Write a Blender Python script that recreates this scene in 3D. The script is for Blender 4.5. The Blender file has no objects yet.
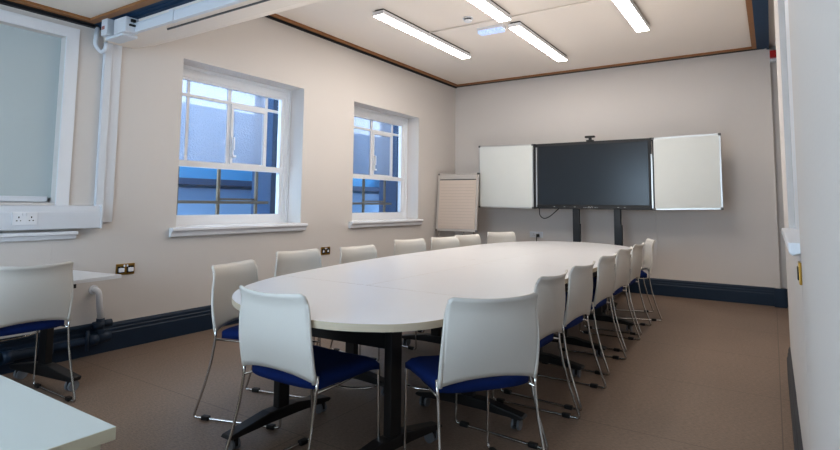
import bpy, bmesh, math, random
from mathutils import Vector, Matrix
random.seed(7)
PI = math.pi
scn = bpy.context.scene
COL = scn.collection

# ------------------------------------------------------------------ materials
def srgb(r, g, b):
    f = lambda c: ((c/255+.055)/1.055)**2.4 if c/255 > .04045 else c/255/12.92
    return (f(r), f(g), f(b), 1)

def mat(name, col, rough=.5, metal=0, noise=0, nscale=8, bump=0, bscale=60, spec=.5, emit=None, estr=0, coat=0):
    m = bpy.data.materials.new(name); m.use_nodes = True
    nt = m.node_tree; p = nt.nodes['Principled BSDF']
    p.inputs['Base Color'].default_value = col
    p.inputs['Roughness'].default_value = rough
    p.inputs['Metallic'].default_value = metal
    p.inputs['Specular IOR Level'].default_value = spec
    p.inputs['Coat Weight'].default_value = coat
    tc = nt.nodes.new('ShaderNodeTexCoord')
    n = nt.nodes.new('ShaderNodeTexNoise'); n.inputs['Scale'].default_value = nscale
    n.inputs['Detail'].default_value = 5
    nt.links.new(tc.outputs['Object'], n.inputs['Vector'])
    r = nt.nodes.new('ShaderNodeMapRange')
    r.inputs['To Min'].default_value = 1-max(noise, .01); r.inputs['To Max'].default_value = 1+max(noise, .01)
    nt.links.new(n.outputs['Fac'], r.inputs['Value'])
    v = nt.nodes.new('ShaderNodeVectorMath'); v.operation = 'SCALE'
    v.inputs[0].default_value = col[:3]
    nt.links.new(r.outputs['Result'], v.inputs['Scale'])
    nt.links.new(v.outputs['Vector'], p.inputs['Base Color'])
    if bump:
        n2 = nt.nodes.new('ShaderNodeTexNoise'); n2.inputs['Scale'].default_value = bscale
        nt.links.new(tc.outputs['Object'], n2.inputs['Vector'])
        b = nt.nodes.new('ShaderNodeBump'); b.inputs['Strength'].default_value = bump; b.inputs['Distance'].default_value = .01
        nt.links.new(n2.outputs['Fac'], b.inputs['Height']); nt.links.new(b.outputs['Normal'], p.inputs['Normal'])
    if emit:
        p.inputs['Emission Color'].default_value = emit; p.inputs['Emission Strength'].default_value = estr
    return m

M = dict(
    wall=mat('wall_paint', srgb(210, 205, 201), .75, noise=.015, nscale=1.5, bump=.05, bscale=120),
    ceiling=mat('ceiling_paint', srgb(232, 224, 216), .8, noise=.01, nscale=2),
    white_gloss=mat('white_gloss_paint', srgb(226, 228, 232), .35),
    navy=mat('navy_gloss_paint', srgb(5, 36, 60), .55, noise=.05),
    navy_dark=mat('navy_dark', srgb(8, 14, 22), .6, noise=.05),
    cornice_blue=mat('cornice_blue', srgb(8, 56, 90), .6, noise=.05),
    wood=mat('oak_strip', srgb(150, 104, 62), .5, noise=.18, nscale=14),
    tabletop=mat('white_laminate', srgb(222, 223, 226), .3, noise=.006),
    tabledge=mat('table_edge', srgb(190, 178, 158), .4),
    cream=mat('cream_laminate', srgb(200, 194, 172), .4),
    shell=mat('white_polypropylene', srgb(207, 204, 198), .45, bump=.03, bscale=300),
    fabric=mat('blue_fabric', srgb(12, 38, 94), .9, noise=.15, nscale=200, bump=.3, bscale=500, spec=.2),
    chrome=mat('chrome', srgb(205, 203, 200), .16, 1),
    black=mat('black_metal', srgb(18, 18, 20), .42, noise=.05),
    plastic=mat('black_plastic', srgb(14, 14, 15), .5),
    castor=mat('castor_grey', srgb(120, 124, 130), .5),
    steel=mat('brushed_aluminium', srgb(190, 190, 188), .35, .8),
    greyplastic=mat('grey_corner', srgb(95, 95, 95), .5),
    whiteboard=mat('whiteboard_enamel', srgb(205, 208, 205), .5, noise=.01),
    screen=mat('dark_screen', srgb(30, 37, 44), .22, spec=.5, noise=.02),
    paper=mat('flipchart_paper', srgb(206, 192, 180), .8),
    paperline=mat('paper_line', srgb(172, 160, 150), .8),
    flipframe=mat('flipchart_frame', srgb(196, 190, 184), .4, .2),
    brass=mat('brass', srgb(176, 140, 70), .3, .9, noise=.1, nscale=40),
    upvc=mat('white_trunking', srgb(212, 216, 222), .35),
    blind=mat('blind_fabric', srgb(186, 196, 198), .8, noise=.02, nscale=3),
    red=mat('red_plastic', srgb(170, 16, 20), .35),
    brownbar=mat('aged_brown_bar', srgb(120, 104, 84), .6, noise=.2, nscale=20),
    outwall=mat('lightwell_blue', srgb(72, 146, 190), .8, noise=.08, nscale=3),
    outledge=mat('lightwell_ledge', srgb(104, 132, 160), .8),
    outnavy=mat('lightwell_navy', srgb(24, 58, 90), .8),  # plain navy for the band, downpipes and return piers
    skirtgrey=mat('grazing_grey_skirting', srgb(62, 66, 72), .5, noise=.1, nscale=10),  # navy skirting greyed in its colour for the grazing-angle look
    mark=mat('screen_marks', srgb(190, 190, 190), .6),
    light=mat('lamp_diffuser', (1, 1, 1, 1), .5, emit=srgb(255, 246, 236), estr=23),
    emlight=mat('emergency_diffuser', srgb(190, 210, 240), .3, emit=srgb(196, 216, 255), estr=.4),
)

def floor_mat():
    m = bpy.data.materials.new('speckled_vinyl'); m.use_nodes = True
    nt = m.node_tree; p = nt.nodes['Principled BSDF']; L = nt.links.new
    tc = nt.nodes.new('ShaderNodeTexCoord')
    n = nt.nodes.new('ShaderNodeTexNoise'); n.inputs['Scale'].default_value = 90; n.inputs['Detail'].default_value = 6; n.inputs['Roughness'].default_value = .8
    mp = nt.nodes.new('ShaderNodeMapping'); mp.inputs['Scale'].default_value = (.5, 1.6, 1)
    L(tc.outputs['Object'], mp.inputs['Vector']); L(mp.outputs['Vector'], n.inputs['Vector'])
    cr = nt.nodes.new('ShaderNodeValToRGB')
    cr.color_ramp.elements[0].position = .3; cr.color_ramp.elements[0].color = srgb(98, 83, 72)
    cr.color_ramp.elements[1].position = .72; cr.color_ramp.elements[1].color = srgb(158, 137, 121)
    L(n.outputs['Fac'], cr.inputs['Fac'])
    n2 = nt.nodes.new('ShaderNodeTexNoise'); n2.inputs['Scale'].default_value = 1.4; n2.inputs['Detail'].default_value = 4
    L(tc.outputs['Object'], n2.inputs['Vector'])
    mr = nt.nodes.new('ShaderNodeMapRange'); mr.inputs['To Min'].default_value = .86; mr.inputs['To Max'].default_value = 1.12
    L(n2.outputs['Fac'], mr.inputs['Value'])
    # welded sheet seams
    bk = nt.nodes.new('ShaderNodeTexBrick'); bk.offset = 0; bk.inputs['Scale'].default_value = 1
    bk.inputs['Brick Width'].default_value = 2.0; bk.inputs['Row Height'].default_value = 1.0
    bk.inputs['Mortar Size'].default_value = .003; bk.inputs['Color1'].default_value = (1, 1, 1, 1)
    bk.inputs['Color2'].default_value = (1, 1, 1, 1); bk.inputs['Mortar'].default_value = (.6, .6, .6, 1)
    L(tc.outputs['Object'], bk.inputs['Vector'])
    v = nt.nodes.new('ShaderNodeVectorMath'); v.operation = 'SCALE'
    L(cr.outputs['Color'], v.inputs[0]); L(mr.outputs['Result'], v.inputs['Scale'])
    v2 = nt.nodes.new('ShaderNodeVectorMath'); v2.operation = 'MULTIPLY'
    L(v.outputs['Vector'], v2.inputs[0]); L(bk.outputs['Color'], v2.inputs[1])
    L(v2.outputs['Vector'], p.inputs['Base Color'])
    p.inputs['Roughness'].default_value = .42
    p.inputs['Specular IOR Level'].default_value = .35
    return m
M['floor'] = floor_mat()

def glass_mat(name, frosted):
    m = bpy.data.materials.new(name); m.use_nodes = True
    nt = m.node_tree; nt.nodes.clear(); L = nt.links.new
    out = nt.nodes.new('ShaderNodeOutputMaterial')
    tr = nt.nodes.new('ShaderNodeBsdfTransparent')
    gl = nt.nodes.new('ShaderNodeBsdfGlossy'); gl.inputs['Roughness'].default_value = .08
    mx = nt.nodes.new('ShaderNodeMixShader'); mx.inputs['Fac'].default_value = .06
    if frosted:
        tl = nt.nodes.new('ShaderNodeBsdfTranslucent'); tl.inputs['Color'].default_value = (.36, .37, .41, 1)
        tc = nt.nodes.new('ShaderNodeTexCoord')
        n = nt.nodes.new('ShaderNodeTexVoronoi'); n.inputs['Scale'].default_value = 70
        L(tc.outputs['Object'], n.inputs['Vector'])
        b = nt.nodes.new('ShaderNodeBump'); b.inputs['Strength'].default_value = .6; b.inputs['Distance'].default_value = .01
        L(n.outputs['Distance'], b.inputs['Height']); L(b.outputs['Normal'], tl.inputs['Normal']); L(b.outputs['Normal'], gl.inputs['Normal'])
        m0 = nt.nodes.new('ShaderNodeMixShader'); m0.inputs['Fac'].default_value = .62
        tr.inputs['Color'].default_value = (.82, .83, .90, 1)
        L(tr.outputs[0], m0.inputs[1]); L(tl.outputs[0], m0.inputs[2]); L(m0.outputs[0], mx.inputs[1])
    else:
        tr.inputs['Color'].default_value = (.9, .95, 1, 1)
        L(tr.outputs[0], mx.inputs[1])
    L(gl.outputs[0], mx.inputs[2]); L(mx.outputs[0], out.inputs['Surface'])
    return m
M['frost'] = glass_mat('frosted_glass', True)
M['clear'] = glass_mat('clear_glass', False)

# ------------------------------------------------------------------ mesh helpers
_k = [0]
def box(bm, x0, x1, y0, y1, z0, z1, bev=0, mtx=None):
    _k[0] += 1; e = (_k[0] % 7)*.00012      # keeps abutting faces from coinciding
    x0, y0, z0, x1, y1, z1 = min(x0, x1)-e, min(y0, y1)-e, min(z0, z1)-e, max(x0, x1)+e, max(y0, y1)+e, max(z0, z1)+e
    vs = [bm.verts.new((x, y, z)) for x in (x0, x1) for y in (y0, y1) for z in (z0, z1)]
    fs = [bm.faces.new([vs[i] for i in f]) for f in ((0, 1, 3, 2), (4, 6, 7, 5), (0, 4, 5, 1), (2, 3, 7, 6), (0, 2, 6, 4), (1, 5, 7, 3))]
    if bev:
        es = list({e for f in fs for e in f.edges})
        r = bmesh.ops.bevel(bm, geom=es, offset=bev, segments=2, affect='EDGES', profile=.6)
        vs = list({v for f in r['faces'] for v in f.verts} | {v for v in vs if v.is_valid})
    if mtx is not None:
        bmesh.ops.transform(bm, matrix=mtx, verts=[v for v in vs if v.is_valid])

def tube(bm, pts, r, n=10, cap=True):
    pts = [Vector(p) for p in pts]
    rings = []; up = None
    for i, p in enumerate(pts):
        t = (pts[min(i+1, len(pts)-1)]-pts[max(i-1, 0)]).normalized()
        if up is None:
            up = Vector((0, 0, 1)) if abs(t.z) < .9 else Vector((1, 0, 0))
        a = (up - t*up.dot(t)).normalized(); up = a; b = t.cross(a)
        rr = r[i] if isinstance(r, (list, tuple)) else r
        rings.append([bm.verts.new(p+a*rr*math.cos(2*PI*k/n)+b*rr*math.sin(2*PI*k/n)) for k in range(n)])
    for i in range(len(rings)-1):
        for k in range(n):
            f = bm.faces.new((rings[i][k], rings[i][(k+1) % n], rings[i+1][(k+1) % n], rings[i+1][k])); f.smooth = True
    if cap:
        bm.faces.new(list(reversed(rings[0]))); bm.faces.new(rings[-1])

def fillet(pts, rad, n=5):
    pts = [Vector(p) for p in pts]; out = [pts[0]]
    for i in range(1, len(pts)-1):
        a, b, c = pts[i-1], pts[i], pts[i+1]
        d1 = (a-b); d2 = (c-b); r = min(rad, d1.length*.45, d2.length*.45)
        p1 = b+d1.normalized()*r; p2 = b+d2.normalized()*r
        for k in range(n+1):
            t = k/n; out.append(p1*(1-t)**2+b*2*t*(1-t)+p2*t*t)
    out.append(pts[-1]); return out

def prism(bm, poly, z0, z1, axis='z'):
    def P(a, b, c):
        return {'z': (a, b, c), 'x': (c, a, b), 'y': (a, c, b)}[axis]
    lo = [bm.verts.new(P(a, b, z0)) for a, b in poly]; hi = [bm.verts.new(P(a, b, z1)) for a, b in poly]
    bm.faces.new(lo); bm.faces.new(list(reversed(hi)))
    n = len(poly)
    for i in range(n):
        bm.faces.new((lo[i], hi[i], hi[(i+1) % n], lo[(i+1) % n]))

def cyl(bm, p0, p1, r, n=20):
    tube(bm, [p0, p1], r, n)

def obj(name, bm, m, parent=None, smooth=False, bevel=0, loc=None):
    bmesh.ops.recalc_face_normals(bm, faces=bm.faces)
    me = bpy.data.meshes.new(name); bm.to_mesh(me); bm.free()
    if smooth:
        for p in me.polygons: p.use_smooth = True
    for mm in (m if isinstance(m, list) else [m]): me.materials.append(mm)
    o = bpy.data.objects.new(name, me); COL.objects.link(o)
    if parent is not None: o.parent = parent
    if bevel:
        b = o.modifiers.new('bevel', 'BEVEL'); b.width = bevel; b.segments = 2; b.limit_method = 'ANGLE'
    if loc: o.location = loc
    return o

def B(): return bmesh.new()
def boxes(name, lst, m, parent=None, bev=0):
    bm = B()
    for a in lst: box(bm, *a, bev=bev)
    return obj(name, bm, m, parent)
def many(name, lst, m, parent=None, bev=0, mtx=None, off=(0, 0, 0)):
    out = []
    for a in lst:
        bm = B(); box(bm, a[0]-off[0], a[1]-off[0], a[2]-off[1], a[3]-off[1], a[4]-off[2], a[5]-off[2], bev=bev)
        if mtx is not None: bmesh.ops.transform(bm, matrix=mtx, verts=bm.verts)
        out.append(obj(name, bm, m, parent))
    return out
def struct(o): o['kind'] = 'structure'; return o
def tag(o, label, cat, group=None):
    o['label'] = label; o['category'] = cat
    if group: o['group'] = group
    return o
def thing(name, label, cat, loc=(0, 0, 0), rz=0, group=None):
    o = bpy.data.objects.new(name, None); COL.objects.link(o); o.empty_display_size = .1
    o.location = loc; o.rotation_euler = (0, 0, rz)
    return tag(o, label, cat, group)
def dup(root, loc, rz, label):
    r = root.copy(); COL.objects.link(r); r.location = loc; r.rotation_euler = (0, 0, rz); r['label'] = label
    for ch in list(root.children):
        c = ch.copy(); COL.objects.link(c); c.parent = r
        for g in list(ch.children):
            d = g.copy(); COL.objects.link(d); d.parent = c
    return r

# ------------------------------------------------------------------ room shell
XL, XR, YB, YN, H = -4.303, .066, 7.643, -2.2, 3.088
LOW = 2.5                                   # dropped ceiling of the near bay

def wall_x(name, xf, xb, y0, y1, z0, z1, holes, m):
    ys = sorted({y0, y1, *[h[0] for h in holes], *[h[1] for h in holes]})
    zs = sorted({z0, z1, *[h[2] for h in holes], *[h[3] for h in holes]})
    bm = B()
    for i in range(len(ys)-1):
        for j in range(len(zs)-1):
            cy, cz = (ys[i]+ys[i+1])/2, (zs[j]+zs[j+1])/2
            if any(h[0] < cy < h[1] and h[2] < cz < h[3] for h in holes): continue
            box(bm, min(xf, xb), max(xf, xb), ys[i], ys[i+1], zs[j], zs[j+1])
    bmesh.ops.remove_doubles(bm, verts=bm.verts, dist=1e-4)
    return struct(obj(name, bm, m))

struct(boxes('floor', [(XL-.3, XR+.4, YN-.3, YB+.3, -.1, 0)], M['floor']))
W1 = (2.748, 4.218, .927, 2.412); W2 = (5.079, 6.55, .927, 2.412)
W0 = (.15, 1.80, 1.13, 2.35)
wall_x('wall_left', XL, XL-.34, YN, YB+.2, 0, H+.1, [W1, W2, W0], M['wall'])
wall_x('wall_right', XR, XR+.34, YN, 4.5, 0, H+.1, [(1.98, 3.3, 1.03, 2.45)], M['wall'])
XF = .125                                  # the wall steps back beyond the window
struct(boxes('wall_right_far', [(XF, XR+.34, 4.5, YB+.2, 0, H+.1)], M['wall']))
struct(boxes('wall_back', [(XL-.3, XR+.3, YB, YB+.2, 0, H+.1)], M['wall']))
# the wall behind the camera, with an unseen opening added for cool fill light
bm = B()
for a in [(XL, -3.6), (-.5, XR)]: box(bm, a[0], a[1], YN-.2, YN, 0, LOW+.05)
box(bm, -3.6, -.5, YN-.2, YN, 0, .9); box(bm, -3.6, -.5, YN-.2, YN, 2.3, LOW+.05)
struct(obj('wall_near', bm, M['wall']))
struct(boxes('ceiling', [(XL-.3, XR+.35, 3.6, YB+.2, H, H+.12)], M['ceiling']))
# dropped near bay, downstand beam and the sloping soffit that rises to the main ceiling
bm = B()
prism(bm, [(YN-.2, LOW), (2.06, LOW), (2.06, 2.37), (2.30, 2.385), (2.48, 2.455), (2.73, 2.60), (2.99, 2.75), (3.27, 2.91), (3.62, H+.004), (3.62, H+.12), (YN-.2, H+.12)], XL-.02, XR+.02, 'x')
struct(obj('ceiling_near', bm, M['ceiling']))
# cornices
def cornice(n, lst, m): struct(boxes('trim_%d' % n, lst, m))
# left (main room)
cornice(1, [(XL, XL+.028, 3.60, YB, H-.032, H), (XL, XL+.045, 3.60, YB, H-.018, H)], M['navy_dark'])
cornice(2, [(XL+.045, XL+.098, 3.60, YB-.06, H-.018, H)], M['wood'])
# back
cornice(3, [(XL, XR-.024, YB-.05, YB, H-.02, H)], M['navy_dark'])
cornice(4, [(XL+.045, XR-.15, YB-.11, YB-.05, H-.018, H)], M['wood'])
# right: wide blue cove with ridges
cornice(5, [(XR-.05, XR-.024, 3.6, YB-.05, H-.05, H), (XR-.10, XR-.05, 3.6, YB-.05, H-.034, H), (XR-.15, XR-.10, 3.6, YB-.05, H-.022, H)], M['cornice_blue'])
cornice(6, [(XR-.20, XR-.15, 3.6, YB-.05, H-.018, H)], M['wood'])
# near bay
cornice(7, [(XL, XL+.035, YN, 2.06, LOW-.035, LOW), (XL, XL+.06, YN, 2.06, LOW-.02, LOW)], M['navy_dark'])
cornice(8, [(XL+.06, XL+.12, YN, 1.93, LOW-.018, LOW)], M['wood'])
cornice(9, [(XL, XR, 2.025, 2.06, LOW-.03, LOW), (XL, XR, 1.995, 2.025, LOW-.024, LOW), (XL, XR, 1.96, 1.995, LOW-.018, LOW)], M['cornice_blue'])
cornice(10, [(XL+.06, XR, 1.905, 1.96, LOW-.018, LOW)], M['wood'])

# skirtings
def skirt(name, axis, wall, a, b, s, m):
    prof = [(0, 0), (.022, 0), (.022, .135), (.017, .145), (.017, .165), (.012, .172), (.012, .19), (.006, .205), (0, .2115)]
    bm = B()
    if axis == 'y': prism(bm, [(wall+s*u, v) for u, v in prof], a, b, 'y')
    else: prism(bm, [(wall+s*u, v) for u, v in prof], a, b, 'x')
    return struct(obj(name, bm, m))
skirt('baseboard_left', 'y', XL, YN, YB, 1, M['navy'])
skirt('baseboard_back', 'x', YB, XL, XF, -1, M['navy'])
skirt('baseboard_right', 'y', XR, YN, 4.5, -1, M['skirtgrey'])

# ------------------------------------------------------------------ windows in the left wall
def window(n, W, swap=False):
    y0, y1, z0, z1 = W
    xf = -4.515                               # face of the casing
    # casing: jambs, deep head, sill board inside the reveal
    fr = B()
    box(fr, xf-.10, xf, y0, y0+.10, z0, z1); box(fr, xf-.10, xf, y1-.075, y1, z0, z1)
    box(fr, xf-.10, xf, y0, y1, z1-.105, z1); box(fr, xf-.10, xf, y0, y1, z0, z0+.04)
    box(fr, xf-.08, xf+.012, y1-.03, y1, z0, z1); box(fr, xf-.08, xf+.012, y0, y1, z1-.03, z1)
    ya, yb, za, zb, zm = y0+.10, y1-.075, z0+.04, z1-.105, 1.50
    # inner sash frames
    box(fr, xf-.06, xf-.012, yb-.045, yb, za, zb); box(fr, xf-.06, xf-.012, ya, ya+.02, za, zb)
    box(fr, xf-.06, xf-.004, ya, yb, zm-.028, zm+.028)
    box(fr, xf-.06, xf-.008, ya, yb, za, za+.055); box(fr, xf-.06, xf-.012, ya, yb, zb-.02, zb)
    f = struct(obj('window_%d' % n, fr, M['white_gloss']))
    ga, gb = ya+.02, yb-.045
    wid = gb-ga
    m1, m2, m3 = ga+.10*wid, ga+.475*wid, ga+.865*wid
    ztr = zb-.155
    mu = B()
    for m_, w_ in ((m1, .013), (m2, .02), (m3, .016)): box(mu, xf-.085, xf-.062, m_-w_, m_+w_, zm, zb)
    box(mu, xf-.085, xf-.062, ga, gb, ztr-.014, ztr+.014)
    # casement frame in the middle right light
    for a in ((m2+.018, m2+.045, zm, ztr-.01), (m3-.04, m3-.014, zm, ztr-.01), (m2+.018, m3-.014, ztr-.05, ztr-.012), (m2+.018, m3-.014, zm, zm+.045)):
        box(mu, xf-.08, xf-.045, *a)
    obj('glazing_bars', mu, M['white_gloss'], f)
    lo = B()
    for m_ in (m1, m2, m3): box(lo, xf-.20, xf-.175, m_-.014, m_+.014, za, zm)
    box(lo, xf-.20, xf-.175, ga, gb, 1.13, 1.158)
    box(lo, xf-.215, xf-.19, m2, m3, 1.165, 1.185)
    obj('outer_bars', lo, M['brownbar'], f)
    h = B(); box(h, xf-.045, xf-.02, m2+.024, m2+.04, 1.62, 1.70, bev=.004); box(h, xf-.035, xf-.005, m2+.028, m2+.042, 1.67, 1.80, bev=.004)
    box(h, xf-.045, xf-.02, m2+.03, m2+.075, 1.60, 1.62, bev=.003)
    ho = obj('window_handle', h, M['white_gloss'], f)
    g = B(); box(g, xf-.076, xf-.072, ga, m3, zm, zb); obj('frosted_pane', g, M['frost'], f)
    g = B(); box(g, xf-.076, xf-.072, m3, gb, zm, zb); box(g, xf-.04, xf-.036, ga, gb, za, zm); obj('clear_pane', g, M['clear'], f)
    # projecting moulded sill
    s = B()
    prism(s, [(XL-.22, z0-.004), (XL+.055, z0-.004), (XL+.062, z0-.012), (XL+.062, z0-.028), (XL+.045, z0-.036), (XL+.038, z0-.05), (XL+.034, z0-.078), (XL, z0-.085), (XL, z0-.03), (XL-.22, z0-.03)], y0-.06, y1+.055, 'y')
    obj('window_sill', s, M['white_gloss'], f)
    # exterior light well beyond the opening
    return f
window(1, W1); window(2, W2)
ext = struct(boxes('wall_lightwell', [(-6.4, -6.2, 1.2, 9.5, -1, 2.4)], M['outwall']))
boxes('ledge', [(-6.2, -5.95, 1.2, 9.5, .98, 1.17), (-6.2, -6.1, 1.2, 9.5, 1.17, 1.32)], M['outledge'], ext)
boxes('navy_band', [(-6.2, -6.06, 1.2, 9.5, 1.36, 1.44)], M['outnavy'], ext)  # dark navy band along the outer wall
boxes('downpipe', [(-6.05, -5.9, 5.55, 5.75, -1, 2.7), (-6.05, -5.9, 8.05, 8.35, -1, 2.7)], M['outnavy'], ext)

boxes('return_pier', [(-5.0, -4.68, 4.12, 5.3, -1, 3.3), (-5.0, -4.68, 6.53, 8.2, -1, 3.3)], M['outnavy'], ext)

# near-bay window with closed blind
y0, y1, z0, z1 = W0
fr = B()
for a in ((y1, y1+.085, z0-.02, z1+.075), (y0-.085, y0, z0-.02, z1+.075), (y0-.085, y1+.085, z1, z1+.075)):
    box(fr, XL, XL+.014, *a)
box(fr, XL-.12, XL-.10, y0, y1, z0, z1)
w3 = struct(obj('window_3', fr, M['white_gloss']))
bm = B(); box(bm, XL-.075, XL-.070, y0+.01, y1, z0+.03, z1); box(bm, XL-.070, XL-.067, y0+.01, y1-.01, 1.716, 1.722)
bl = tag(obj('roller_blind', bm, M['blind']), 'pale grey roller blind pulled down in the nearest left window recess', 'blind')
boxes('bottom_bar', [(XL-.085, XL-.05, y0+.01, y1-.03, z0+.005, z0+.045)], M['upvc'], bl, bev=.006)
bm = B(); prism(bm, [(XL, .925), (XL+.05, .925), (XL+.055, .915), (XL+.055, .903), (XL+.03, .895), (XL+.025, .87), (XL, .865)], y0-.1, 1.945, 'y')
struct(obj('trim_11', bm, M['white_gloss']))

# right wall window (seen edge on)
fr = B()
box(fr, XR+.25, XR+.31, 1.98, 2.06, 1.03, 2.45); box(fr, XR+.25, XR+.31, 3.22, 3.3, 1.03, 2.45)
box(fr, XR+.25, XR+.31, 1.98, 3.3, 2.37, 2.45); box(fr, XR+.25, XR+.31, 1.98, 3.3, 1.03, 1.10); box(fr, XR+.25, XR+.31, 1.98, 3.3, 1.70, 1.75)
w4 = struct(obj('window_4', fr, M['white_gloss']))
bm = B(); box(bm, XR+.028, XR+.033, 1.98, 3.3, 1.03, 2.45); obj('light_blocking_panel', bm, M['upvc'], w4)  # white panel added to keep blue sky light off the recess
bm = B(); prism(bm, [(XR-.03, 1.045), (XR+.25, 1.045), (XR+.25, 1.012), (XR, 1.012), (XR-.02, 1.004), (XR-.03, 1.014)], 1.98, 3.34, 'y'); obj('window_sill', bm, M['white_gloss'], w4, bevel=.004)
# shallow pier on the right wall near the camera
struct(boxes('trim_12', [(XR-.010, XR, -.6, 1.42, .2115, LOW)], M['wall']))
# boxed riser in the far right corner, with its own skirting
struct(boxes('trim_13', [(-.005, .045, YB-.07, YB, 0, H-.02)], M['wall']))
struct(boxes('trim_14', [(-.02, .10, YB-.092, YB-.02, 0, .215)], M['navy'], bev=.004))

# skirting clips
for i, (yy, zz) in enumerate([(2.62, .17), (2.35, .17), (1.66, .10), (1.56, .04)]):
    bm = B(); box(bm, XR-.032, XR-.02, yy-.018, yy+.018, zz-.012, zz+.012, bev=.003)
    tag(obj('skirting_clip', bm, M['plastic']), 'small black clip on the dark right-hand skirting, %s' % ['farthest of four', 'second farthest of four', 'second nearest of four', 'nearest of four to the camera'][i], 'clip', 'black clips on the right skirting')

# ------------------------------------------------------------------ wall services
t = thing('dado_trunking', 'white dado trunking box along the left wall under the roller blind', 'trunking')
bm = B(); prism(bm, [(XL, .943), (XL+.072, .943), (XL+.075, .95), (XL+.075, 1.062), (XL+.068, 1.072), (XL+.06, 1.108), (XL, 1.112)], YN+.3, 2.09, 'y')
obj('trunk_body', bm, M['upvc'], t, bevel=.003)
boxes('end_cap', [(XL, XL+.079, 2.085, 2.10, .94, 1.115)], M['upvc'], t, bev=.004)

def socket(name, label, P, face, wood, w=.146, h=.086):
    # built in the local x/z plane, facing local -y
    t = thing(name, label, 'socket', P, face, None)
    m, mi, pin = wood
    bm = B(); box(bm, -w/2, w/2, -.009, 0, -h/2, h/2, bev=.003); obj('face_plate', bm, m, t)
    for s in (-1, 1):
        bm = B(); box(bm, s*.037-.026, s*.037+.026, -.0105, -.008, -.028, .024); obj('socket_insert', bm, mi, t)
        bm = B()
        box(bm, s*.037-.003, s*.037+.003, -.0115, -.010, .004, .014)
        for q in (-1, 1): box(bm, s*.037+q*.011-.0035, s*.037+q*.011+.0035, -.0115, -.010, -.016, -.011)
        obj('pin_holes', bm, pin, t)
        bm = B(); box(bm, s*.012-.005, s*.012+.005, -.016, -.009, .020, .036, bev=.001); obj('rocker_switch', bm, M['white_gloss'] if mi is not M['plastic'] else M['white_gloss'], t)
    return t
FL = PI/2      # faces +x
socket('wall_socket', 'white double socket on the dado trunking beneath the blind', (XL+.075, 1.59, 1.022), FL, (M['white_gloss'], M['white_gloss'], M['plastic']))
s1 = socket('wall_socket', 'brass double socket on left wall beside the corner of the small desk', (XL, 2.33, .61), FL, (M['brass'], M['plastic'], M['white_gloss']))
s2 = socket('wall_socket', 'brass double socket on left wall below and between the two windows', (XL, 4.62, .60), FL, (M['brass'], M['plastic'], M['white_gloss']))
for s in (s1, s2):
    for sg in (-1, 1):
        bm = B()
        if s is s1: box(bm, sg*.037-.02, sg*.037+.02, -.03, -.01, -.02, .012, bev=.006)
        else: box(bm, sg*.037-.012, sg*.037+.012, -.012, -.01, -.015, .006)
        obj('white_insert', bm, M['white_gloss'], s)
s3 = socket('wall_socket', 'steel double socket on back wall left of the screen stand', (-2.925, YB, .712), 0, (M['upvc'], M['upvc'], M['plastic']), w=.2)
bm = B(); box(bm, .012, .055, -.045, -.01, -.03, .012, bev=.008)
pl = tag(obj('power_plug', bm, M['plastic'], loc=(-2.925, YB, .712)), 'black plug and flex in the back wall socket', 'plug')
bm = B(); tube(bm, fillet([(.025, -.045, 0), (.025, -.06, -.06), (.01, -.05, -.25), (.0, -.03, -.69)], .05), .006, 8); obj('power_lead', bm, M['plastic'], pl)
t = thing('wall_socket', 'small brass socket plate seen edge-on under the right wall sill', 'socket', (XR, 1.99, .955), -PI/2)
bm = B(); box(bm, -.03, .03, -.007, 0, -.032, .032, bev=.002); obj('face_plate', bm, M['brass'], t)
bm = B(); box(bm, -.018, .018, -.010, -.006, -.02, .018); obj('socket_insert', bm, M['plastic'], t)

# vertical trunking on the left wall and trunking on the beam
bm = B(); box(bm, XL, XL+.018, 2.115, 2.20, .985, 2.38, bev=.003); box(bm, XL, XL+.035, 2.065, 2.118, .995, 2.38, bev=.004)
tag(obj('vertical_trunking', bm, M['upvc']), 'tall white cable trunking running down the left wall beside the blind', 'trunking')
t = thing('beam_trunking', 'white cable trunking fixed along the face of the ceiling beam', 'trunking')
boxes('trunk_body', [(-3.80, XR-.02, 2.032, 2.06, 2.362, 2.43), (-3.80, XR-.02, 2.028, 2.034, 2.424, 2.43)], M['upvc'], t)
boxes('joint_cover', [(-3.37, -3.32, 2.024, 2.062, 2.358, 2.44)], M['upvc'], t, bev=.003)
many('dark_clip', [(-3.80, -3.785, 2.0, 2.03, 2.43, 2.45), (-3.80, -3.785, 1.99, 2.03, 2.40, 2.41)], M['plastic'], t)
t = thing('junction_box', 'white junction box on the beam at the left wall corner', 'junction box')
boxes('box_body', [(-3.96, -3.80, 1.965, 2.06, 2.355, 2.465)], M['upvc'], t, bev=.006)
t = thing('junction_box', 'narrow white box with a small red label at the beam corner', 'junction box')
boxes('box_body', [(-4.10, -4.02, 1.945, 2.06, 2.36, 2.485)], M['upvc'], t, bev=.006)
boxes('lower_cover', [(-4.10, -3.86, 1.98, 2.09, 2.338, 2.36)], M['upvc'], t, bev=.004)
boxes('warning_label', [(-4.09, -4.05, 1.943, 1.946, 2.405, 2.43)], mat('label_red', srgb(170, 110, 104), .6), t)
bm = B(); tube(bm, fillet([(XL+.03, 2.0, 2.47), (XL+.03, 1.99, 2.33), (XL+.05, 2.03, 2.28), (XL+.09, 2.04, 2.30), (XL+.12, 2.03, 2.345)], .05), .016, 10)
tag(obj('flexible_conduit', bm, M['upvc'], smooth=True), 'short looped white conduit below the cornice at the beam corner', 'conduit')
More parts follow.
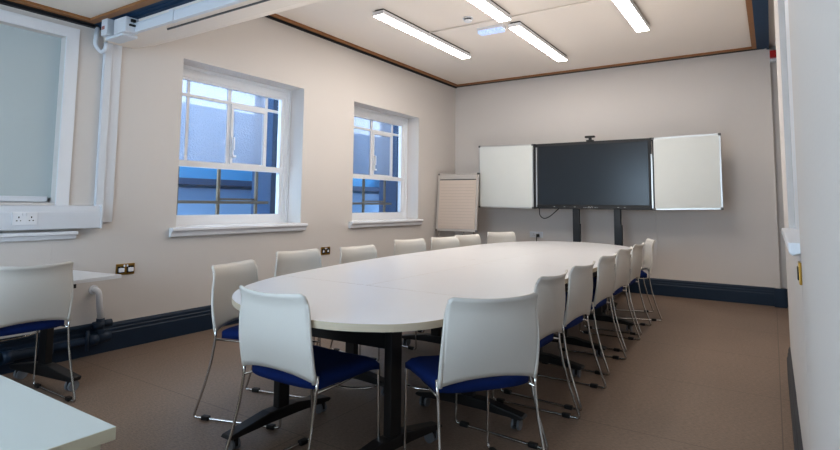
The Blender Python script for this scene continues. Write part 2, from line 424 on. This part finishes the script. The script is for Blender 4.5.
# dark rail let into the sloping soffit
a, b = Vector((-3.62, 2.30, 2.383)), Vector((XR-.3, 2.30, 2.383))
bm = B(); box(bm, -3.55, b.x, 2.128, 2.134, 2.364, 2.376)
tag(obj('soffit_rail', bm, M['greyplastic']), 'thin dark rail along the underside of the ceiling beam', 'rail')

# heating pipes
t = thing('heating_pipe', 'white pipe dropping into dark blue pipework along the left skirting', 'pipe', (0, 0, 0))
px = XL+.07
bm = B(); tube(bm, fillet([(XL-.01, 2.10, .478), (px, 2.105, .475), (px, 2.13, .26)], .06, 7), .022, 16)
obj('white_drop', bm, M['white_gloss'], t, smooth=True)
bm = B(); tube(bm, [(XL, 2.10, .478), (XL+.010, 2.10, .478)], .035, 16); obj('wall_collar', bm, M['white_gloss'], t)
bm = B()
tube(bm, fillet([(px, 2.13, .27), (px, 2.13, .125), (px, 1.7, .12)], .05, 6), .028, 16)
tube(bm, [(px, 1.72, .12), (px, YN+.3, .11)], .032, 16)
for y_, z_ in ((2.08, .125), (1.78, .12), (1.55, .118), (1.2, .116)): tube(bm, [(px, y_-.035, z_), (px, y_+.03, z_)], .043, 16)
tube(bm, [(px, 2.11, .13), (px, 2.20, .132)], .04, 16); tube(bm, [(px, 2.115, .20), (px, 2.115, .245)], .04, 16)
tube(bm, [(px+.03, 2.03, .20), (px+.03, 2.03, .06)], .012, 10)
tube(bm, [(XL+.05, 2.22, .225), (XL+.05, YN+.3, .215)], .016, 12)
tube(bm, [(XL+.05, 2.15, .225), (XL+.05, 2.22, .225)], .026, 12)
obj('blue_pipework', bm, M['navy'], t)

# corner alarm beacon, clips, wall conduit
t = thing('alarm_beacon', 'small red alarm beacon high in the far right corner', 'alarm', (0, 0, 0))
bm = B(); box(bm, .045, .115, YB-.16, YB-.085, 2.915, 3.0, bev=.008); obj('beacon_body', bm, M['red'], t)
boxes('back_box', [(.047, .118, YB-.088, YB, 2.885, 3.005)], M['upvc'], t)
for zz, lb in ((3.03, 'upper'), (2.96, 'lower')):
    bm = B(); box(bm, .10, .125, 7.0, 7.05, zz-.02, zz+.02, bev=.006)
    tag(obj('wall_cable_clip', bm, M['upvc']), '%s small white clip on the right wall beside the blue cornice' % lb, 'clip')
bm = B(); box(bm, -1.29, -1.27, YB-.012, YB, .2115, 1.08, bev=.002)
tag(obj('wall_conduit', bm, M['wall']), 'thin wall-coloured conduit running down the back wall behind the right whiteboard', 'conduit')

# ------------------------------------------------------------------ ceiling fittings
def strip(x, ya, yb, label):
    t = thing('strip_light', label, 'ceiling light', (x, (ya+yb)/2, H), 0, 'linear ceiling lights')
    L_ = (yb-ya)/2
    bm = B(); box(bm, -.068, .068, -L_, L_, -.060, -.018, bev=.004); obj('light_body', bm, M['white_gloss'], t)
    bm = B(); box(bm, -.05, .058, -L_+.02, L_-.02, -.02, 0); obj('shadow_gap_channel', bm, M['plastic'], t)  # black strip stands in for the shadow gap above the body
    bm = B(); box(bm, -.059, .059, -L_+.012, L_-.012, -.065, -.058); obj('diffuser', bm, M['light'], t)
strip(-3.225, 4.14, 6.01, 'white strip light nearest the left windows, glowing')
strip(-2.215, 3.05, 4.97, 'glowing strip light in the middle row, cut by the top of the picture')
strip(-2.215, 5.19, 6.78, 'glowing strip light in the middle row nearer the screen')
strip(-1.09, 4.10, 6.04, 'glowing strip light nearest the right wall')

t = thing('emergency_light', 'small bluish emergency light beside the middle strip lights', 'emergency light', (-2.50, 5.24, H))
bm = B(); box(bm, -.15, .15, -.055, .055, -.03, 0, bev=.003); obj('light_body', bm, M['white_gloss'], t)
bm = B()
for i in range(7): box(bm, -.145+i*.0415, -.145+i*.0415+.034, -.05, .05, -.062, -.03, bev=.004)
obj('prismatic_diffuser', bm, M['emlight'], t)
t = thing('smoke_detector', 'round white smoke detector on the ceiling with dark vents', 'smoke detector', (-2.58, 4.84, H))
bm = B(); tube(bm, [(0, 0, -.012), (0, 0, 0)], .055, 28); tube(bm, [(0, 0, -.045), (0, 0, -.036), (0, 0, -.026)], [.03, .044, .044], 28); obj('detector_body', bm, M['white_gloss'], t)
bm = B(); tube(bm, [(0, 0, -.027), (0, 0, -.012)], .036, 28); obj('dark_vent', bm, M['plastic'], t)
bm = B(); tube(bm, [(-3.2, 5.02, H-.009), (XR-.25, 5.02, H-.009)], .008, 8)
tag(obj('ceiling_conduit', bm, M['ceiling']), 'thin surface conduit crossing the ceiling between the strip lights', 'conduit')

# ------------------------------------------------------------------ conference table
OUT = [(-1.03, 1.70), (-1.10, 1.575), (-1.18, 1.51), (-1.30, 1.455), (-1.45, 1.435), (-1.62, 1.435), (-1.80, 1.465), (-1.95, 1.53), (-2.08, 1.63), (-2.19, 1.76), (-2.28, 1.92), (-2.36, 2.13), (-2.42, 2.40),
       (-2.49, 2.80), (-2.54, 3.20), (-2.57, 3.60), (-2.58, 4.10), (-2.58, 4.60), (-2.57, 5.15), (-2.53, 5.50), (-2.43, 5.80), (-2.28, 6.03), (-2.08, 6.17), (-1.84, 6.22), (-1.60, 6.15), (-1.38, 6.00), (-1.20, 5.78), (-1.09, 5.50), (-1.05, 5.1),
       (-1.03, 4.6), (-1.02, 4.0), (-1.01, 3.4), (-.99, 2.8), (-.97, 2.3), (-.975, 1.95)]
def crom(P, n=4):
    out = []; N = len(P)
    for i in range(N):
        p0, p1, p2, p3 = [Vector(P[(i+k) % N]) for k in (-1, 0, 1, 2)]
        for j in range(n):
            t = j/n
            out.append(.5*((2*p1)+(p2-p0)*t+(2*p0-5*p1+4*p2-p3)*t*t+(3*p1-p0-3*p2+p3)*t**3))
    return [(v.x, v.y) for v in out]
OUTS = [(x*1.083, y*1.083) for x, y in crom(OUT)]
def clip(poly, ax, lim, keep_less):
    out = []; N = len(poly)
    ins = lambda p: (p[ax] <= lim) if keep_less else (p[ax] >= lim)
    for i in range(N):
        a, b = poly[i], poly[(i+1) % N]
        if ins(a): out.append(a)
        if ins(a) != ins(b):
            t = (lim-a[ax])/(b[ax]-a[ax]); out.append((a[0]+(b[0]-a[0])*t, a[1]+(b[1]-a[1])*t))
    return out
ZT = .695
def top_piece(parent, x0, x1, y0, y1):
    p = OUTS; g = .0008
    for ax, lim, less in ((0, x0+g, False), (0, x1-g, True), (1, y0+g, False), (1, y1-g, True)): p = clip(p, ax, lim, less)
    bm = B(); prism(bm, p, ZT-.029, ZT)
    bm.normal_update()
    for f in bm.faces:
        f.material_index = 0 if abs(f.normal.z) > .5 else 1
    o = obj('tabletop', bm, [M['tabletop'], M['tabledge']], parent)
    return o
def castor(parent, x, y, r=.03, mtx=None):
    def fin(name, bm, m):
        if mtx is not None: bmesh.ops.transform(bm, matrix=mtx, verts=bm.verts)
        obj(name, bm, m, parent)
    for s in (-1, 1):
        bm = B(); cyl(bm, (x+s*.009, y, r), (x+s*.022, y, r), r, 18); fin('castor_wheel', bm, M['castor'])
    bm = B()
    box(bm, x-.008, x+.008, y-.024, y+.03, r-.005, r*2+.012)
    box(bm, x-.024, x+.024, y-.02, y+.02, r*2+.001, r*2+.01)
    fin('castor_fork', bm, M['plastic'])
def tleg(parent, x, y, ang, half=.33):
    # column with a tapering foot bar and two castors; the foot lies along local x
    R_ = Matrix.Translation((x, y, 0)) @ Matrix.Rotation(ang, 4, 'Z')
    bm = B(); box(bm, -.035, .035, -.022, .022, .10, ZT-.03, bev=.006)
    bmesh.ops.transform(bm, matrix=R_, verts=bm.verts)
    leg = obj('leg', bm, M['black'], parent)
    bm = B()   # foot: arched, tapering to the ends
    prof = [(-half, .066), (-half+.02, .058), (-.10, .066), (.10, .066), (half-.02, .058), (half, .066), (half-.01, .078), (.09, .118), (-.09, .118), (-half+.01, .078)]
    prism(bm, prof, -.032, .032, 'y'); bmesh.ops.transform(bm, matrix=R_, verts=bm.verts)
    obj('foot_bar', bm, M['black'], leg, bevel=.004)
    for s in (-1, 1): castor(leg, s*(half-.05), 0, .027, R_)
    bm = B()   # folding head bracket
    prism(bm, [(-.10, 0), (.10, 0), (.09, -.03), (.055, -.06), (.03, -.09), (-.03, -.09), (-.055, -.06), (-.09, -.03)], -.018, .018, 'y')
    bmesh.ops.transform(bm, matrix=R_ @ Matrix.Translation((0, 0, ZT-.026)), verts=bm.verts)
    obj('folding_bracket', bm, M['black'], leg)
    bm = B()
    bm.free()
    for zz in (.47, .50, .53):
        bm = B(); cyl(bm, (0.0355, .0, zz), (.037, 0, zz), .006, 10)
        bmesh.ops.transform(bm, matrix=R_, verts=bm.verts); obj('bolt', bm, M['steel'], leg)
    return leg
def beam(parent, a, b, w=.03):
    bm = B(); d = Vector(b)-Vector(a); L_ = d.length; ang = math.atan2(d.y, d.x)
    box(bm, 0, L_, -.014, .014, .49, .56, bev=.003)
    bmesh.ops.transform(bm, matrix=Matrix.Translation((a[0], a[1], 0)) @ Matrix.Rotation(ang, 4, 'Z'), verts=bm.verts)
    obj('cross_beam', bm, M['black'], parent)
G = 'folding tables pushed together as one long table'
t = thing('folding_table', 'rounded white end table nearest the camera on black castor legs', 'table', group=G)
top_piece(t, -9, 9, 0, 2.38)
tleg(t, -2.13, 1.99, math.radians(88)); tleg(t, -1.46, 2.03, math.radians(83)); beam(t, (-2.13, 1.99), (-1.46, 2.03))
XS = -1.90
for (xa, xb, ya, yb, cx_, lab) in ((-9, XS, 2.38, 3.98, -2.25, 'left table of the nearer straight pair, window side'), (XS, 9, 2.38, 3.98, -1.42, 'right table of the nearer straight pair, behind chair backs'),
                                  (-9, XS, 3.98, 5.58, -2.25, 'left table of the farther straight pair, window side'), (XS, 9, 3.98, 5.58, -1.42, 'right table of the farther straight pair, behind chair backs')):
    t = thing('folding_table', 'white rectangular '+lab, 'table', group=G)
    top_piece(t, xa, xb, ya, yb)
    tleg(t, cx_, ya+.30, 0, .33); tleg(t, cx_, yb-.28, 0, .33); beam(t, (cx_, ya+.30), (cx_, yb-.28))
t = thing('folding_table', 'rounded white end table at the far end near the screen', 'table', group=G)
top_piece(t, -9, 9, 5.58, 9); tleg(t, -2.25, 6.0, PI/2, .28); tleg(t, -1.50, 6.0, PI/2, .28); beam(t, (-2.25, 6.0), (-1.50, 6.0))

# ------------------------------------------------------------------ chair
def make_chair(label):
    t = thing('conference_chair', label, 'chair', group='white and blue conference chairs')
    # backrest: curved shell, flared rim, arched lower edge. local +y = front
    bm = B(); NX, NZ = 22, 16; g = []
    def P(u, v, off):
        hw = .212-.018*v + .008*math.sin(v*PI)
        x = u*hw
        zb = .452+.026*(1-abs(u)**2.2)
        zt = .791+.010*u*u
        zt -= .012*max(0, (abs(u)-.92)/.08)**2
        z = zb+(zt-zb)*v
        y = .052-.055*v - .014*math.sin(v*PI)
        y += .042*(abs(u)**2.2)*(.35+.65*v) - .014
        y -= .022*max(0, (v-.80)/.20)**2
        return Vector((x, y+off, z))
    fr_ = [[bm.verts.new(P(-1+2*i/NX, j/NZ, .0)) for i in range(NX+1)] for j in range(NZ+1)]
    bk_ = [[bm.verts.new(P(-1+2*i/NX, j/NZ, -.010)) for i in range(NX+1)] for j in range(NZ+1)]
    for j in range(NZ):
        for i in range(NX):
            bm.faces.new((fr_[j][i], fr_[j][i+1], fr_[j+1][i+1], fr_[j+1][i])); bm.faces.new((bk_[j][i], bk_[j+1][i], bk_[j+1][i+1], bk_[j][i+1]))
    for j in range(NZ):
        for i in (0, NX): bm.faces.new((fr_[j][i], fr_[j+1][i], bk_[j+1][i], bk_[j][i]))
    for i in range(NX):
        for j in (0, NZ): bm.faces.new((fr_[j][i], fr_[j][i+1], bk_[j][i+1], bk_[j][i]))
    o = obj('backrest', bm, M['shell'], t, smooth=True)
    for s in (-1, 1):    # rolled rim where the frame plugs in
        sb = B(); tube(sb, [P(s, k/12, -.005)+Vector((-s*.004, 0, 0)) for k in range(12)], [.0105-.0045*k/11 for k in range(12)], 10)
        obj('side_rim', sb, M['shell'], o, smooth=True)
    # seat cushion
    bm = B(); NX, NY = 16, 16
    def S(u, v, top):
        w = .212-.008*(1-v)
        cr = (abs(u)**6)*.02
        x = u*w; y = .055+.425*v
        # rounded plan
        y += -(.03*(abs(u)**5))*(1 if v > .5 else -1)*abs(2*v-1)
        z = .468 if top else .422
        if top:
            e = max(abs(u), abs(2*v-1)); z -= .018*max(0, (e-.72)/.28)**2
            z += .006*(abs(u)**2) - .010*math.sin(v*PI)*(1-u*u)
            z -= .020*max(0, (v-.78)/.22)**2
        else:
            z += .0; z -= .012*max(0, (v-.78)/.22)**2; z -= .010*(1-v)*(1-u*u)*.3
        return (x, y, z)
    a_ = [[bm.verts.new(S(-1+2*i/NX, j/NY, True)) for i in range(NX+1)] for j in range(NY+1)]
    b_ = [[bm.verts.new(S(-1+2*i/NX, j/NY, False)) for i in range(NX+1)] for j in range(NY+1)]
    for j in range(NY):
        for i in range(NX):
            bm.faces.new((a_[j][i], a_[j][i+1], a_[j+1][i+1], a_[j+1][i])); bm.faces.new((b_[j][i], b_[j+1][i], b_[j+1][i+1], b_[j][i+1]))
    for j in range(NY):
        for i in (0, NX): bm.faces.new((a_[j][i], a_[j+1][i], b_[j+1][i], b_[j][i]))
    for i in range(NX):
        for j in (0, NY): bm.faces.new((a_[j][i], a_[j][i+1], b_[j][i+1], b_[j][i]))
    obj('seat', bm, M['fabric'], t, smooth=True)
    bm = B(); box(bm, -.17, .17, .09, .44, .412, .430, bev=.006); obj('seat_pan', bm, M['plastic'], t)
    # chrome sled frames
    for s in (-1, 1):
        x = s*.213
        pts = [(x*1.02, .056, .48), (x*1.0, .050, .40), (x*1.01, .034, .30), (x*1.04, .004, .18), (x*1.07, -.040, .05), (x*1.07, -.055, .0085)]
        pts2 = [(x*1.07, -.055, .0085), (x*.98, .46, .0085), (x*.955, .452, .438)]
        path = fillet(pts[:-1]+[(x*1.07, -.055, .0085)]+pts2[1:]+[(x*.80, .40, .426)], .022, 4)
        bm = B(); tube(bm, path, .0065, 9); lf = obj('leg_frame', bm, M['chrome'], t, smooth=True)
        bm = B()
        box(bm, s*.226-.012, s*.226+.012, .0, .043, .001, .022, bev=.004); obj('rear_foot_pad', bm, M['plastic'], lf)
        bm = B(); box(bm, s*.210-.012, s*.210+.012, .385, .43, .001, .022, bev=.004); obj('front_foot_pad', bm, M['plastic'], lf)
        bm = B(); tube(bm, [(s*.212, .05, .415), (s*.20, .20, .412), (s*.19, .40, .424)], .0055, 8); obj('seat_rail', bm, M['chrome'], lf, smooth=True)
    bm = B(); tube(bm, fillet([(-.203, .455, .34), (-.19, .40, .338), (-.10, .35, .335), (.10, .35, .335), (.19, .40, .338), (.203, .455, .34)], .05), .0055, 8)
    obj('crossbar', bm, M['chrome'], t, smooth=True)
    return t
def face(fx, fy): return math.atan2(-fx, fy)      # rotation taking local +y to (fx, fy)
D = 'white-backed blue-seat chair '
CH = [((-1.71, 1.525), (0.01, 1), D+'with its back to camera at near left end of long table'),
      ((-.922, 1.952), (-.80, .60), D+'in the foreground, back to camera, right of the near table end'),
      ((-2.625, 2.06), (.96, .27), D+'at near left corner of the long table, facing right'),
      ((-.965, 2.755), (-1, .03), D+'second in the right-hand row, just behind the foreground chair'),
      ((-.975, 3.33), (-1, .04), D+'third in the right-hand row counting from the camera'),
      ((-1.01, 4.07), (-1, .02), D+'fourth in the right-hand row, middle of the row'),
      ((-1.045, 4.75), (-1, .03), D+'fifth in the right-hand row counting from the camera'),
      ((-1.065, 5.40), (-1, 0), D+'sixth in the right-hand row, next to the last'),
      ((-1.09, 6.13), (-.94, -.33), D+'last in the right-hand row, turned inwards at far table end'),
      ((-2.94, 2.87), (1, -.12), D+'on window side, its top showing left of a brass socket'),
      ((-2.86, 3.46), (1, -.12), D+'on window side, its top just right of a brass socket'),
      ((-3.02, 4.45), (1, -.28), D+'on the window side, below the farther window sill'),
      ((-2.94, 5.0), (1, -.30), D+'on window side, in front of the flipchart left leg'),
      ((-2.97, 5.57), (1, -.30), D+'on window side, in front of the flipchart right leg'),
      ((-2.94, 6.43), (.80, -.60), D+'at the far left end of the table beneath the left whiteboard'),
      ((-3.41, 1.345), (-1, .03), D+'standing at the small desk by the left wall')]
c0 = make_chair(CH[0][2])
for i, (p, f, lab) in enumerate(CH):
    if i == 0:
        c0.location = (p[0], p[1], 0); c0.rotation_euler = (0, 0, face(*f))
    else:
        dup(c0, (p[0], p[1], 0), face(*f), lab)

# ------------------------------------------------------------------ small desk by the left wall
t = thing('small_desk', 'small white flip-top desk on a black castor leg against the left wall', 'table', (-3.60, 1.93, 0), math.radians(9))
bm = B(); box(bm, -.62, 0, -1.15, 0, .642, .665); bm.normal_update()
for f in bm.faces: f.material_index = 0 if abs(f.normal.z) > .5 else 1
obj('tabletop', bm, [M['tabletop'], M['tabletop']], t, bevel=.002)
def tleg_local(parent, x, y):
    bm = B(); box(bm, x-.035, x+.035, y-.022, y+.022, .10, .64, bev=.005); leg = obj('leg', bm, M['black'], parent)
    bm = B(); prism(bm, [(x-.30, .06), (x+.30, .06), (x+.31, .085), (x+.06, .13), (x-.06, .13), (x-.31, .085)], y-.034, y+.034, 'y'); obj('foot_bar', bm, M['black'], leg, bevel=.005)
    castor(leg, x+.27, y, .032); castor(leg, x-.24, y, .032)
tleg_local(t, -.30, -.27); tleg_local(t, -.30, -.95)
boxes('edge_catch', [(-.03, -.002, -.36, -.30, .618, .641)], M['plastic'], t)
boxes('cross_beam', [(-.314, -.286, -.95, -.27, .50, .56)], M['black'], t)

# ------------------------------------------------------------------ foreground desk
t = thing('foreground_desk', 'pale cream-edged desk corner in the bottom left foreground', 'table', (-1.125, .61, 0))
bm = B(); box(bm, -1.5, 0, -.75, 0, ZT-.026, ZT); bm.normal_update()
for f in bm.faces: f.material_index = 0 if abs(f.normal.z) > .5 else 1
obj('tabletop', bm, [mat('desk_laminate', srgb(188, 196, 196), .35), M['cream']], t, bevel=.0015)
many('panel_leg', [(-.04, -.018, -.70, -.02, .0, ZT-.027), (-1.45, -1.425, -.70, -.03, 0, ZT-.027)], M['cream'], t)
boxes('modesty_panel', [(-1.425, -.04, -.06, -.04, .25, ZT-.027)], M['cream'], t)

# ------------------------------------------------------------------ flipchart
t = thing('flipchart_easel', 'flipchart easel with a blank ruled pad in the far left corner', 'flipchart', (-3.925, 7.0, 0), math.radians(2)); t.scale = (.93, 1, .985)
tilt = Matrix.Translation((0, 0, .77)) @ Matrix.Rotation(math.radians(-5), 4, 'X')
def tb(name, lst, m, parent, bev=0):
    if name == 'corner_cap': return many(name, lst, m, parent, bev, mtx=tilt)
    bm = B()
    for a in lst: box(bm, *a, bev=bev)
    bmesh.ops.transform(bm, matrix=tilt, verts=bm.verts); return obj(name, bm, m, parent)
bd = tb('board', [(-.345, .345, 0, .018, 0, .85)], M['flipframe'], t)
tb('board_frame', [(-.36, -.343, -.008, .022, 0, .86), (.343, .36, -.008, .022, 0, .86), (-.36, .36, -.008, .022, -.012, .012), (-.36, .36, -.008, .022, .85, .865)], M['flipframe'], bd, .003)
tb('corner_cap', [(sx*.352-.014, sx*.352+.014, -.012, .026, z-.014, z+.014) for sx in (-1, 1) for z in (0, .857)], M['greyplastic'], bd, .004)
pad = tb('paper_pad', [(-.325, .325, -.012, -.001, .025, .775)], M['paper'], t)
tb('ruled_line', [(-.30, .30, -.0135, -.0115, .06+i*.045, .062+i*.045) for i in range(15)], M['paperline'], pad)
tb('clamp_bar', [(-.33, .33, -.024, 0, .775, .835)], M['flipframe'], t, .006)
tb('clamp_shadow_gap', [(-.325, .325, -.0145, -.012, .762, .775)], M['greyplastic'], pad)
for x in (-.31, .31):
    bm = B(); tube(bm, [(x, .012, .80), (x*1.05, -.08, .01)], .009, 10); obj('leg', bm, M['chrome'], t)
bm = B(); tube(bm, [(0, .07, 1.3), (0, .50, .01)], .010, 10); obj('leg', bm, M['chrome'], t)

# ------------------------------------------------------------------ interactive display with whiteboard wings
YS = 7.2
t = thing('interactive_display', 'large dark touchscreen on black floor stand with whiteboard wings either side', 'screen', (-2.0, YS, 0))
ox = -2.0
def sb_(name, lst, m, parent, bev=0):
    if name in ('side_gap_strip', 'base_rail', 'side_rail'): return many(name, lst, m, parent, bev, off=(ox, YS, 0))
    bm = B()
    for a in lst: box(bm, a[0]-ox, a[1]-ox, a[2]-YS, a[3]-YS, a[4], a[5], bev=bev)
    return obj(name, bm, m, parent)
bz = sb_('bezel', [(-2.735, -1.255, YS, YS+.07, 1.100, 1.985)], M['plastic'], t, .004)
sb_('display_panel', [(-2.712, -1.278, YS-.004, YS+.001, 1.158, 1.962)], M['screen'], bz)
sb_('bottom_strip', [(-2.735, -1.255, YS-.012, YS+.001, 1.100, 1.145)], M['plastic'], bz, .004)
mk = []
for x0_ in (-2.50, -2.36, -2.22, -1.66, -1.58): mk.append((x0_, x0_+.02, YS-.0135, YS-.011, 1.125, 1.131))
bm = B()
for a in mk: box(bm, a[0]-ox, a[1]-ox, a[2]-YS, a[3]-YS, a[4], a[5])
# small twin-arch emblem and buttons in the middle of the bottom strip
for cxm in (-2.02, -1.985):
    pts = [(cxm+.014*math.cos(PI*k/8)-ox, -.0135, 1.112+.022*math.sin(PI*k/8)) for k in range(9)]
    tube(bm, pts, .0025, 6)
for x0_ in (-2.09, -2.065, -1.945, -1.92): box(bm, x0_-ox, x0_+.008-ox, -.0135, -.011, 1.118, 1.126)
obj('control_marks', bm, M['mark'], bz)
sb_('top_rail', [(-2.785, -1.205, YS+.005, YS+.03, 1.985, 2.002)], M['plastic'], bz)
sb_('side_rail', [(-2.785, -2.762, YS-.005, YS+.05, 1.095, 2.005), (-1.228, -1.212, YS-.005, YS+.05, 1.095, 2.005), (-2.785, -2.73, YS, YS+.04, 1.10, 1.12), (-2.79, -2.73, YS-.005, YS+.04, 1.955, 2.0),
                   (-1.255, -1.205, YS, YS+.04, 1.10, 1.12), (-1.255, -1.205, YS-.005, YS+.04, 1.96, 2.005), (-1.262, -1.24, YS-.005, YS+.03, 1.80, 1.96)], M['plastic'], bz)
sb_('side_gap_strip', [(-2.760, -2.740, YS+.01, YS+.03, 1.12, 1.955), (-1.250, -1.232, YS+.01, YS+.03, 1.12, 1.80)], M['steel'], bz)
def wing(xa, xb, za, zb, zc, zd, near):
    # surface quad slightly out of square as it hangs: heights differ at each side
    yo = YS-.005
    def quad(name, x0, x1, y0, y1, ins, m, parent):
        bm = B()
        f = lambda x, lo, hi: lo+(hi-lo)*(x-xa)/(xb-xa)
        v = [(x, y, z) for x in (x0, x1) for y in (y0, y1) for z in (f(x, za, zc)+ins, f(x, zb, zd)-ins)]
        vs = [bm.verts.new((a-ox, b-YS, c)) for a, b, c in v]
        for q in ((0, 1, 3, 2), (4, 6, 7, 5), (0, 4, 5, 1), (2, 3, 7, 6), (0, 2, 6, 4), (1, 5, 7, 3)): bm.faces.new([vs[i] for i in q])
        return obj(name, bm, m, parent)
    fr0 = quad('whiteboard_wing', xa, xb, yo, yo+.02, 0, M['steel'], t)
    quad('writing_surface', xa+.018, xb-.018, yo-.004, yo+.002, .018, M['whiteboard'], fr0)
    cc = [(x-.014, x+.014, yo-.006, yo+.024, z-.014, z+.014) for x, z in ((xa+.01, za+.01), (xa+.01, zb-.01), (xb-.01, zc+.01), (xb-.01, zd-.01))]
    many('corner_cap', cc, M['greyplastic'], fr0, .004, off=(ox, YS, 0))
wing(-3.645, -2.792, 1.105, 2.02, 1.098, 2.005, 1)
wing(-1.228, -.478, 1.10, 2.0, 1.118, 2.012, 0)
for xc in (-2.218, -1.680):
    sb_('post', [(xc-.042, xc+.042, YS+.05, YS+.11, .07, 1.30)], M['black'], t, .006)
    sb_('post_cable_cover', [(xc+.034, xc+.058, YS+.05, YS+.09, .10, .90)], M['plastic'], t, .004)
sb_('base_rail', [(-2.27, -2.17, YS-.30, YS+.42, .06, .10), (-1.73, -1.63, YS-.30, YS+.42, .06, .10), (-2.2, -1.7, YS+.05, YS+.11, .10, .16)], M['black'], t, .006)
for xc in (-2.218, -1.68):
    for yy in (-.26, .38): castor(t, xc-ox, yy, .026)
bm = B(); tube(bm, fillet([(-2.72-ox, .03, 1.10), (-2.72-ox, .04, 1.00), (-2.66-ox, .04, .955), (-2.58-ox, .04, .985), (-2.45-ox, .05, 1.10)], .06), .006, 8)
obj('hanging_lead', bm, M['plastic'], t, smooth=True)
t = thing('webcam', 'small black webcam perched on top of the dark touchscreen', 'webcam', (-2.0, YS+.02, 2.002))
bm = B(); box(bm, -.045, .045, -.03, .03, 0, .018, bev=.005); box(bm, -.018, .018, -.015, .015, .018, .05, bev=.003); obj('mount', bm, M['plastic'], t)
bm = B(); box(bm, -.065, .065, -.035, .02, .048, .074, bev=.010); cyl(bm, (0, -.042, .061), (0, -.034, .061), .010, 16); obj('camera_body', bm, M['plastic'], t)

# ------------------------------------------------------------------ light
w = bpy.data.worlds.new('World'); scn.world = w; w.use_nodes = True
bg = w.node_tree.nodes['Background']; bg.inputs['Color'].default_value = (.70, .86, 1, 1); bg.inputs['Strength'].default_value = 6
def area(name, loc, rot, sx, sy, e, col):
    l = bpy.data.lights.new(name, 'AREA'); l.shape = 'RECTANGLE'; l.size = sx; l.size_y = sy; l.energy = e; l.color = col
    o = bpy.data.objects.new(name, l); COL.objects.link(o); o.location = loc; o.rotation_euler = rot; return o
area('daylight_fill_near', (-2.05, YN-.05, 1.6), (PI/2, 0, 0), 3.0, 1.35, 42, (.48, .72, 1))  # added fill lamp for cool daylight through the unseen opening
area('ceiling_wash_fill', (-1.9, 4.2, .83), (PI, 0, 0), 1.5, 4.2, 30, (1, .95, .9))  # unseen upward lamp without a fixture, added to brighten the ceiling
area('fill_near_bay', (-1.6, .2, LOW-.02), (0, 0, 0), 1.6, .3, 5, (.9, .95, 1))  # added front fill; no fitting is seen in this bay

# ------------------------------------------------------------------ camera
cam = bpy.data.cameras.new('camera'); co = bpy.data.objects.new('camera', cam); COL.objects.link(co)
pi_, ya, ro = .085, .5823, .0102
fw = Vector((-math.sin(ya)*math.cos(pi_), math.cos(ya)*math.cos(pi_), math.sin(pi_)))
r = Vector((math.cos(ya), math.sin(ya), 0)); u = r.cross(fw)
r2 = math.cos(ro)*r+math.sin(ro)*u; u2 = -math.sin(ro)*r+math.cos(ro)*u
mw = Matrix(((r2.x, u2.x, -fw.x, 0), (r2.y, u2.y, -fw.y, 0), (r2.z, u2.z, -fw.z, 1.15), (0, 0, 0, 1)))
co.matrix_world = mw
cam.sensor_width = 36; cam.sensor_fit = 'HORIZONTAL'; cam.lens = 536.66/840*36
cam.shift_x = (420-417.98)/840; cam.shift_y = (157.89-225)/840
cam.clip_start = .02
scn.camera = co
scn.view_settings.view_transform = 'Standard'
scn.view_settings.look = 'None'
scn.view_settings.exposure = .18
scn.view_settings.gamma = .88
